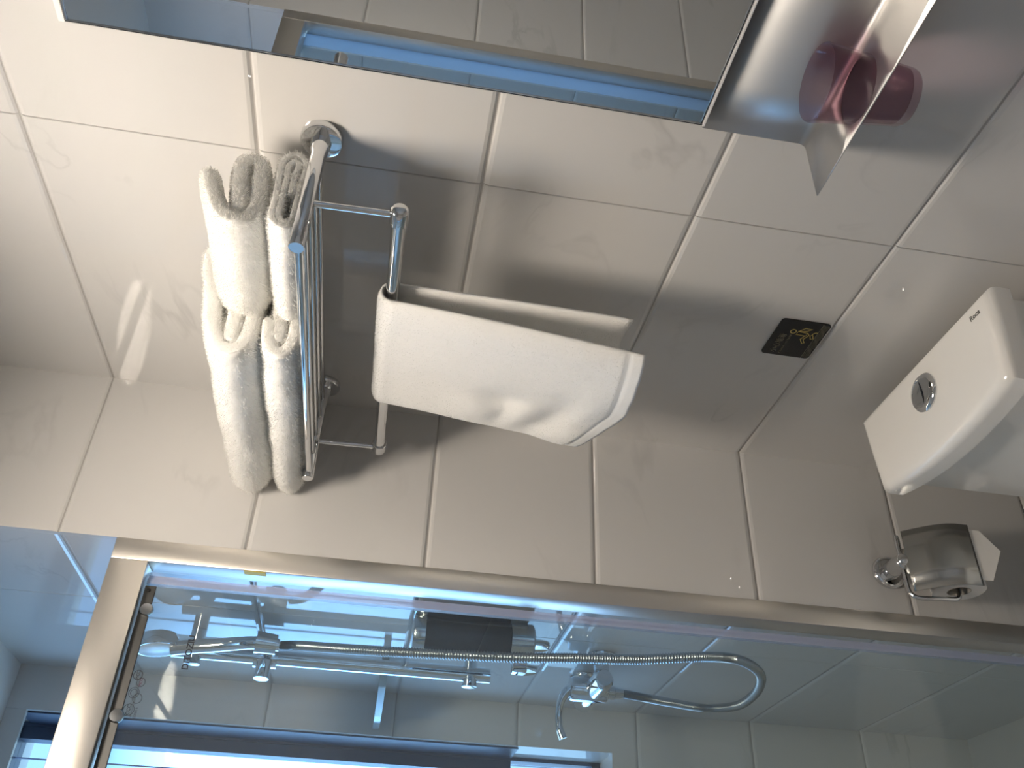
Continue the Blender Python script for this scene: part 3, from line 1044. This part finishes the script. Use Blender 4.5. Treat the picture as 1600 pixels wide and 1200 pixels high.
lettering('logo_lettering', 'Roca', 0.0115, (-0.064, -0.545, LZ), (0, -1, 0), (1, 0, 0), (0, 0, 1), M_LOGO, tl, 0.0001, 0.0001, bold=0.0003)
# bowl, seat and cover (below the frame)
def oval(x0, x1, hw_, n=40):
    cx, rx = (x0 + x1) / 2, (x0 - x1) / 2
    return [(cx + rx * math.cos(2 * PI * k / n), TY + hw_ * math.sin(2 * PI * k / n) * (1 - 0.12 * (1 - math.cos(2 * PI * k / n)) / 2)) for k in range(n)]
bm = bmesh.new()
prev = None
for z, x0, x1, hw_ in ((0.0, -0.16, -0.60, 0.115), (0.06, -0.16, -0.59, 0.105), (0.18, -0.14, -0.60, 0.115), (0.30, -0.06, -0.66, 0.165), (0.385, -0.045, -0.69, 0.182)):
    ring = [bm.verts.new((x, y, z)) for x, y in oval(x0, x1, hw_)]
    if prev:
        for k in range(40):
            bm.faces.new((prev[k], prev[(k + 1) % 40], ring[(k + 1) % 40], ring[k]))
    else:
        bm.faces.new(ring[::-1])
    prev = ring
bm.faces.new(prev)
bmesh.ops.recalc_face_normals(bm, faces=bm.faces[:])
obj('bowl', bm, M_CERAMIC, tl, 60)
obj('seat', prism(oval(-0.215, -0.695, 0.185), 0.386, 0.402), M_WHITEPL, tl, 40)
obj('seat_cover', prism(oval(-0.215, -0.69, 0.182), 0.403, 0.423), M_WHITEPL, tl, 40)

# ------------------------------------------------------------------ toilet paper holder
PX, PZ = -0.228, 0.637
ph = thing('toilet_paper_holder', 'chrome paper holder with a flap on the tiles beside the toilet', 'paper holder', (PX, 0, PZ))
obj('flange', lathe((PX, 0, PZ), (0, -1, 0), [(0.0003, 0), (0.0003, 0.0310), (0.007, 0.0310), (0.010, 0.0285), (0.011, 0.023), (0.011, 0)], 44), M_CHROME, ph, 40)
obj('post', lathe((PX, 0, PZ), (0, -1, 0), [(0.010, 0.0), (0.010, 0.0165), (0.05, 0.0155), (0.058, 0.0155), (0.064, 0.0135), (0.069, 0.008), (0.0705, 0)], 32), M_CHROME, ph, 50)
YP = -0.052
rod = spline([(PX + 0.052, YP, PZ), (PX, YP, PZ), (PX - 0.048, YP, PZ), (PX - 0.062, YP - 0.003, PZ - 0.003), (PX - 0.0695, YP - 0.008, PZ - 0.014), (PX - 0.0695, YP - 0.014, PZ - 0.045), (PX - 0.0695, YP - 0.018, PZ - 0.076), (PX - 0.062, YP - 0.018, PZ - 0.085), (PX - 0.045, YP - 0.018, PZ - 0.086), (PX + 0.05, YP - 0.018, PZ - 0.086)], 90)
obj('roll_rod', tube(rod, 0.0042, 14), M_CHROME, ph, 50)
# flap: hinge tongue, then a plate that curves down over the roll
bm = bmesh.new()
def flap_pt(u, s):
    # u: -1..1 along x, s: distance down from the hinge
    zz = PZ + 0.004 - s
    yy = YP - 0.012 - 0.056 * math.sin(min(s / 0.085, 1) * PI / 2)
    return yy, zz
S1 = [0.0, 0.004, 0.0042] + [0.0042 + 0.1 * k / 24 for k in range(1, 25)]
pr_ = None
for s in S1:
    hw2 = 0.024 if s < 0.0041 else 0.058
    yy, zz = flap_pt(0, s)
    row = [bm.verts.new((PX - 0.004 + hw2 * a, yy, zz)) for a in (-1, -0.4, 0.4, 1)]
    if pr_:
        for k in range(3):
            bm.faces.new((pr_[k], pr_[k + 1], row[k + 1], row[k]))
    pr_ = row
fl = obj('flap', bm, M_PLATE, ph, 50)
so = fl.modifiers.new('thickness', 'SOLIDIFY')
so.thickness = 0.0012
obj('hinge_sleeve', tube([(PX + 0.016, YP, PZ), (PX + 0.046, YP, PZ)], 0.0052, 18), M_CHROME, ph, 40)
# roll
RC = Vector((PX - 0.004, YP - 0.018, PZ - 0.086))
rl = thing('toilet_paper_roll', 'white toilet paper roll with a folded tip hanging under the chrome flap', 'paper roll', RC)
RR, RI = 0.046, 0.0195
obj('paper', lathe(RC + Vector((-0.050, 0, 0)), (1, 0, 0), [(0, RI + 0.0012), (0, RR - 0.001), (0.001, RR), (0.099, RR), (0.1, RR - 0.001), (0.1, RI + 0.0012)], 64, True), M_PAPER, rl, 40)
obj('core', lathe(RC + Vector((-0.0505, 0, 0)), (1, 0, 0), [(0, RI - 0.0004), (0, RI + 0.001), (0.101, RI + 0.001), (0.101, RI - 0.0004)], 48, True), M_CARD, rl, 40)
bm = bmesh.new()
xx0, xx1 = RC.x - 0.046, RC.x + 0.050
yt = RC.y - RR - 0.0012
a = [bm.verts.new(p) for p in ((xx0, yt, RC.z + 0.006), (xx1, yt, RC.z + 0.006), (xx1, yt - 0.001, RC.z - 0.036), ((xx0 + xx1) / 2 + 0.010, yt - 0.003, RC.z - 0.066), (xx0, yt - 0.001, RC.z - 0.036))]
bm.faces.new(a)
tt = obj('paper_tip', bm, M_PAPER, rl)
so = tt.modifiers.new('thickness', 'SOLIDIFY')
so.thickness = 0.0008

# ------------------------------------------------------------------ shower fittings
BX, BY = -0.351, 0.430
sb_ = thing('shower_slide_bar', 'chrome shower slide bar on the right wall behind the glass', 'slide bar', (SXR, BY, 1.32))
obj('bar', tube([(BX, BY, 1.322), (BX, BY, 1.968)], 0.0155, 28), M_CHROME, sb_, 40)
for bz in (1.925, 1.364):
    br = obj('bracket', tube([(SXR - 0.0003, BY, bz), (BX - 0.022, BY, bz)], 0.0150, 28), M_CHROME, sb_, 40)
    obj('end_cap', lathe((BX - 0.0222, BY, bz), (-1, 0, 0), [(0, 0.0), (0, 0.0160), (0.004, 0.0160), (0.006, 0.012), (0.0065, 0)], 28), M_CHROME, br, 40)
obj('slider', lathe((BX, BY, 1.760), (0, 0, 1), [(0, 0.0157), (0, 0.0225), (0.046, 0.0225), (0.046, 0.0157)], 32, True), M_CHROME, sb_, 40)
obj('slider_knob', tube([(BX - 0.014, BY - 0.020, 1.783), (BX - 0.050, BY - 0.022, 1.783)], 0.0150, 28), M_CHROME, sb_, 40)
obj('hand_shower_clip', lathe((-0.353, 0.340, 1.757), (0.03, -0.1, 1), [(0, 0.0136), (0.0, 0.0195), (0.040, 0.0215), (0.040, 0.0156)], 32, True), M_CHROME, sb_, 40)
obj('clip_neck', tube([(BX, BY - 0.018, 1.778), (-0.353, 0.356, 1.778)], 0.010, 20), M_CHROME, sb_, 40)

hs = thing('hand_shower', 'chrome hand shower with a round pale spray face in the slider', 'hand shower', (-0.353, 0.34, 1.757))
hp = spline([(-0.353, 0.341, 1.752), (-0.353, 0.338, 1.80), (-0.360, 0.350, 1.87), (-0.366, 0.362, 1.935), (-0.368, 0.367, 1.955)], 24)
obj('handle', tube(hp, [0.0118 + 0.003 * k / 23 for k in range(24)], 24), M_CHROME, hs, 40)
HC = Vector((-0.362, 0.372, 1.985))
HA = Vector((-1.0, -0.02, -0.16)).normalized()
obj('head_shell', lathe(HC, HA, [(-0.026, 0.0), (-0.025, 0.018), (-0.018, 0.034), (0.0, 0.042), (0.008, 0.043), (0.010, 0.041), (0.009, 0.0)], 40), M_CHROME, hs, 40)
obj('spray_face', lathe(HC, HA, [(0.0095, 0.0), (0.0115, 0.0), (0.0115, 0.036), (0.0095, 0.0385)], 40), M_SPRAY, hs, 40)

# flexible hose: ribbed tube from the hand shower down and back up to the mixer
hpts = [(-0.353, 0.341, 1.748), (-0.356, 0.322, 1.715), (-0.378, 0.250, 1.66), (-0.402, 0.168, 1.56), (-0.408, 0.136, 1.45), (-0.410, 0.113, 1.326), (-0.405, 0.102, 1.21), (-0.395, 0.109, 1.095), (-0.385, 0.095, 0.978), (-0.380, 0.106, 0.911), (-0.378, 0.152, 0.855), (-0.376, 0.222, 0.813), (-0.373, 0.330, 0.783), (-0.370, 0.432, 0.782), (-0.366, 0.480, 0.835), (-0.364, 0.470, 0.912), (-0.364, 0.449, 0.98), (-0.362, 0.440, 1.030)]
NH = 2400
hc = spline(hpts, NH)
hr = [0.0086 + 0.0010 * math.sin(i * 2 * PI / 6.0) for i in range(NH)]
hose = obj('shower_hose', tube(hc, hr, 12), M_HOSE, None, 60)
tag(hose, 'ribbed steel shower hose hanging in a loop below the mixer', 'hose')

mx_ = thing('shower_mixer', 'chrome single lever shower mixer valve below the soap dispenser', 'mixer tap', (SXR, 0.445, 1.09))
MX, MZ = -0.360, 1.096
for yy in (0.370, 0.520):
    ec = obj('escutcheon', lathe((SXR, yy, MZ), (-1, 0, 0), [(0.0003, 0.0), (0.0003, 0.033), (0.006, 0.033), (0.016, 0.026), (0.018, 0.0)], 40), M_CHROME, mx_, 40)
    obj('union', lathe((SXR, yy, MZ), (-1, 0, 0), [(0.016, 0.0), (0.016, 0.0165), (0.034, 0.0165), (0.036, 0.019), (0.050, 0.019), (0.052, 0.016), (0.060, 0.014), (0.060, 0)], 6), M_CHROME, mx_)
obj('body', tube([(MX, 0.345, MZ), (MX, 0.355, MZ), (MX, 0.535, MZ), (MX, 0.545, MZ)], [0.016, 0.0215, 0.0215, 0.016], 32), M_CHROME, mx_, 40)
obj('cartridge_housing', lathe((MX, 0.440, MZ - 0.030), (0, 0, 1), [(0, 0), (0, 0.020), (0.004, 0.0245), (0.075, 0.0255), (0.082, 0.0225), (0.083, 0)], 36), M_CHROME, mx_, 40)
obj('hose_outlet', lathe((MX - 0.002, 0.440, MZ - 0.028), (0, 0, -1), [(0, 0), (0, 0.014), (0.016, 0.014), (0.018, 0.0115), (0.036, 0.0105), (0.036, 0.0)], 28), M_CHROME, mx_, 40)
lv = spline([(MX, 0.440, MZ + 0.050), (MX - 0.018, 0.440, MZ + 0.066), (MX - 0.048, 0.441, MZ + 0.075), (MX - 0.080, 0.442, MZ + 0.074), (MX - 0.102, 0.443, MZ + 0.066)], 30)
obj('lever', tube(lv, [0.013 - 0.006 * min(1, k / 14) + 0.0022 * max(0, (k - 20) / 10) for k in range(30)], 20), M_CHROME, mx_, 50)

# soap dispenser
SDX, SDY = -0.352, 0.205
sd = thing('soap_dispenser', 'dark wall soap dispenser with silver end caps in the shower', 'soap dispenser', (SXR, SDY, 1.28))
obj('back_plate', box(SXR - 0.014, SXR - 0.0004, SDY - 0.034, SDY + 0.034, 1.285, 1.502, bev=0.003), M_DULL, sd, 40)
obj('tank', lathe((SDX, SDY, 1.318), (0, 0, 1), [(0, 0), (0, 0.0335), (0.001, 0.0345), (0.160, 0.0345), (0.160, 0)], 44), M_DARKPL, sd, 40)
obj('sight_strip', box(SDX - 0.0362, SDX - 0.030, SDY - 0.012, SDY + 0.012, 1.375, 1.476, bev=0.002), M_SMOKE, sd, 40)
obj('top_cap', lathe((SDX, SDY, 1.4785), (0, 0, 1), [(0, 0), (0, 0.036), (0.018, 0.036), (0.022, 0.033), (0.022, 0)], 44), M_DULL, sd, 40)
bc = obj('bottom_cap', lathe((SDX, SDY, 1.272), (0, 0, 1), [(0, 0), (0, 0.030), (0.004, 0.0355), (0.0455, 0.0355), (0.0455, 0)], 44), M_DULL, sd, 40)
obj('push_lever', box(SDX - 0.058, SDX - 0.028, SDY - 0.013, SDY + 0.013, 1.284, 1.312, bev=0.004), M_CHROME, bc, 40)

# two blanking caps
for (yy, zz, lab) in ((0.347, 1.236, 'round chrome blanking cap on the shower wall, nearer the glass door'), (0.512, 1.231, 'round chrome blanking cap on the shower wall, nearer the window')):
    c_ = obj('blanking_cap', lathe((SXR, yy, zz), (-1, 0, 0), [(0.0003, 0), (0.0003, 0.0245), (0.005, 0.0245), (0.0065, 0.022), (0.0065, 0)], 40), M_CHROME, None, 40)
    tag(c_, lab, 'wall cap', 'blanking caps in the shower')

# glass shelf in the shower corner
pg = [(SXR - 0.0005, SYB - 0.0005), (SXR - 0.086, SYB - 0.0005)]
pg += [(SXR - 0.0005 - 0.0855 * math.cos(a), SYB - 0.10 - 0.235 * math.sin(a)) for a in [PI / 2 * k / 14 for k in range(15)]]
gs = obj('glass_shelf', prism(pg, 1.534, 1.549), M_SHELFGL, None, 30)
tag(gs, 'pale glass corner shelf in the shower near the window', 'shelf')
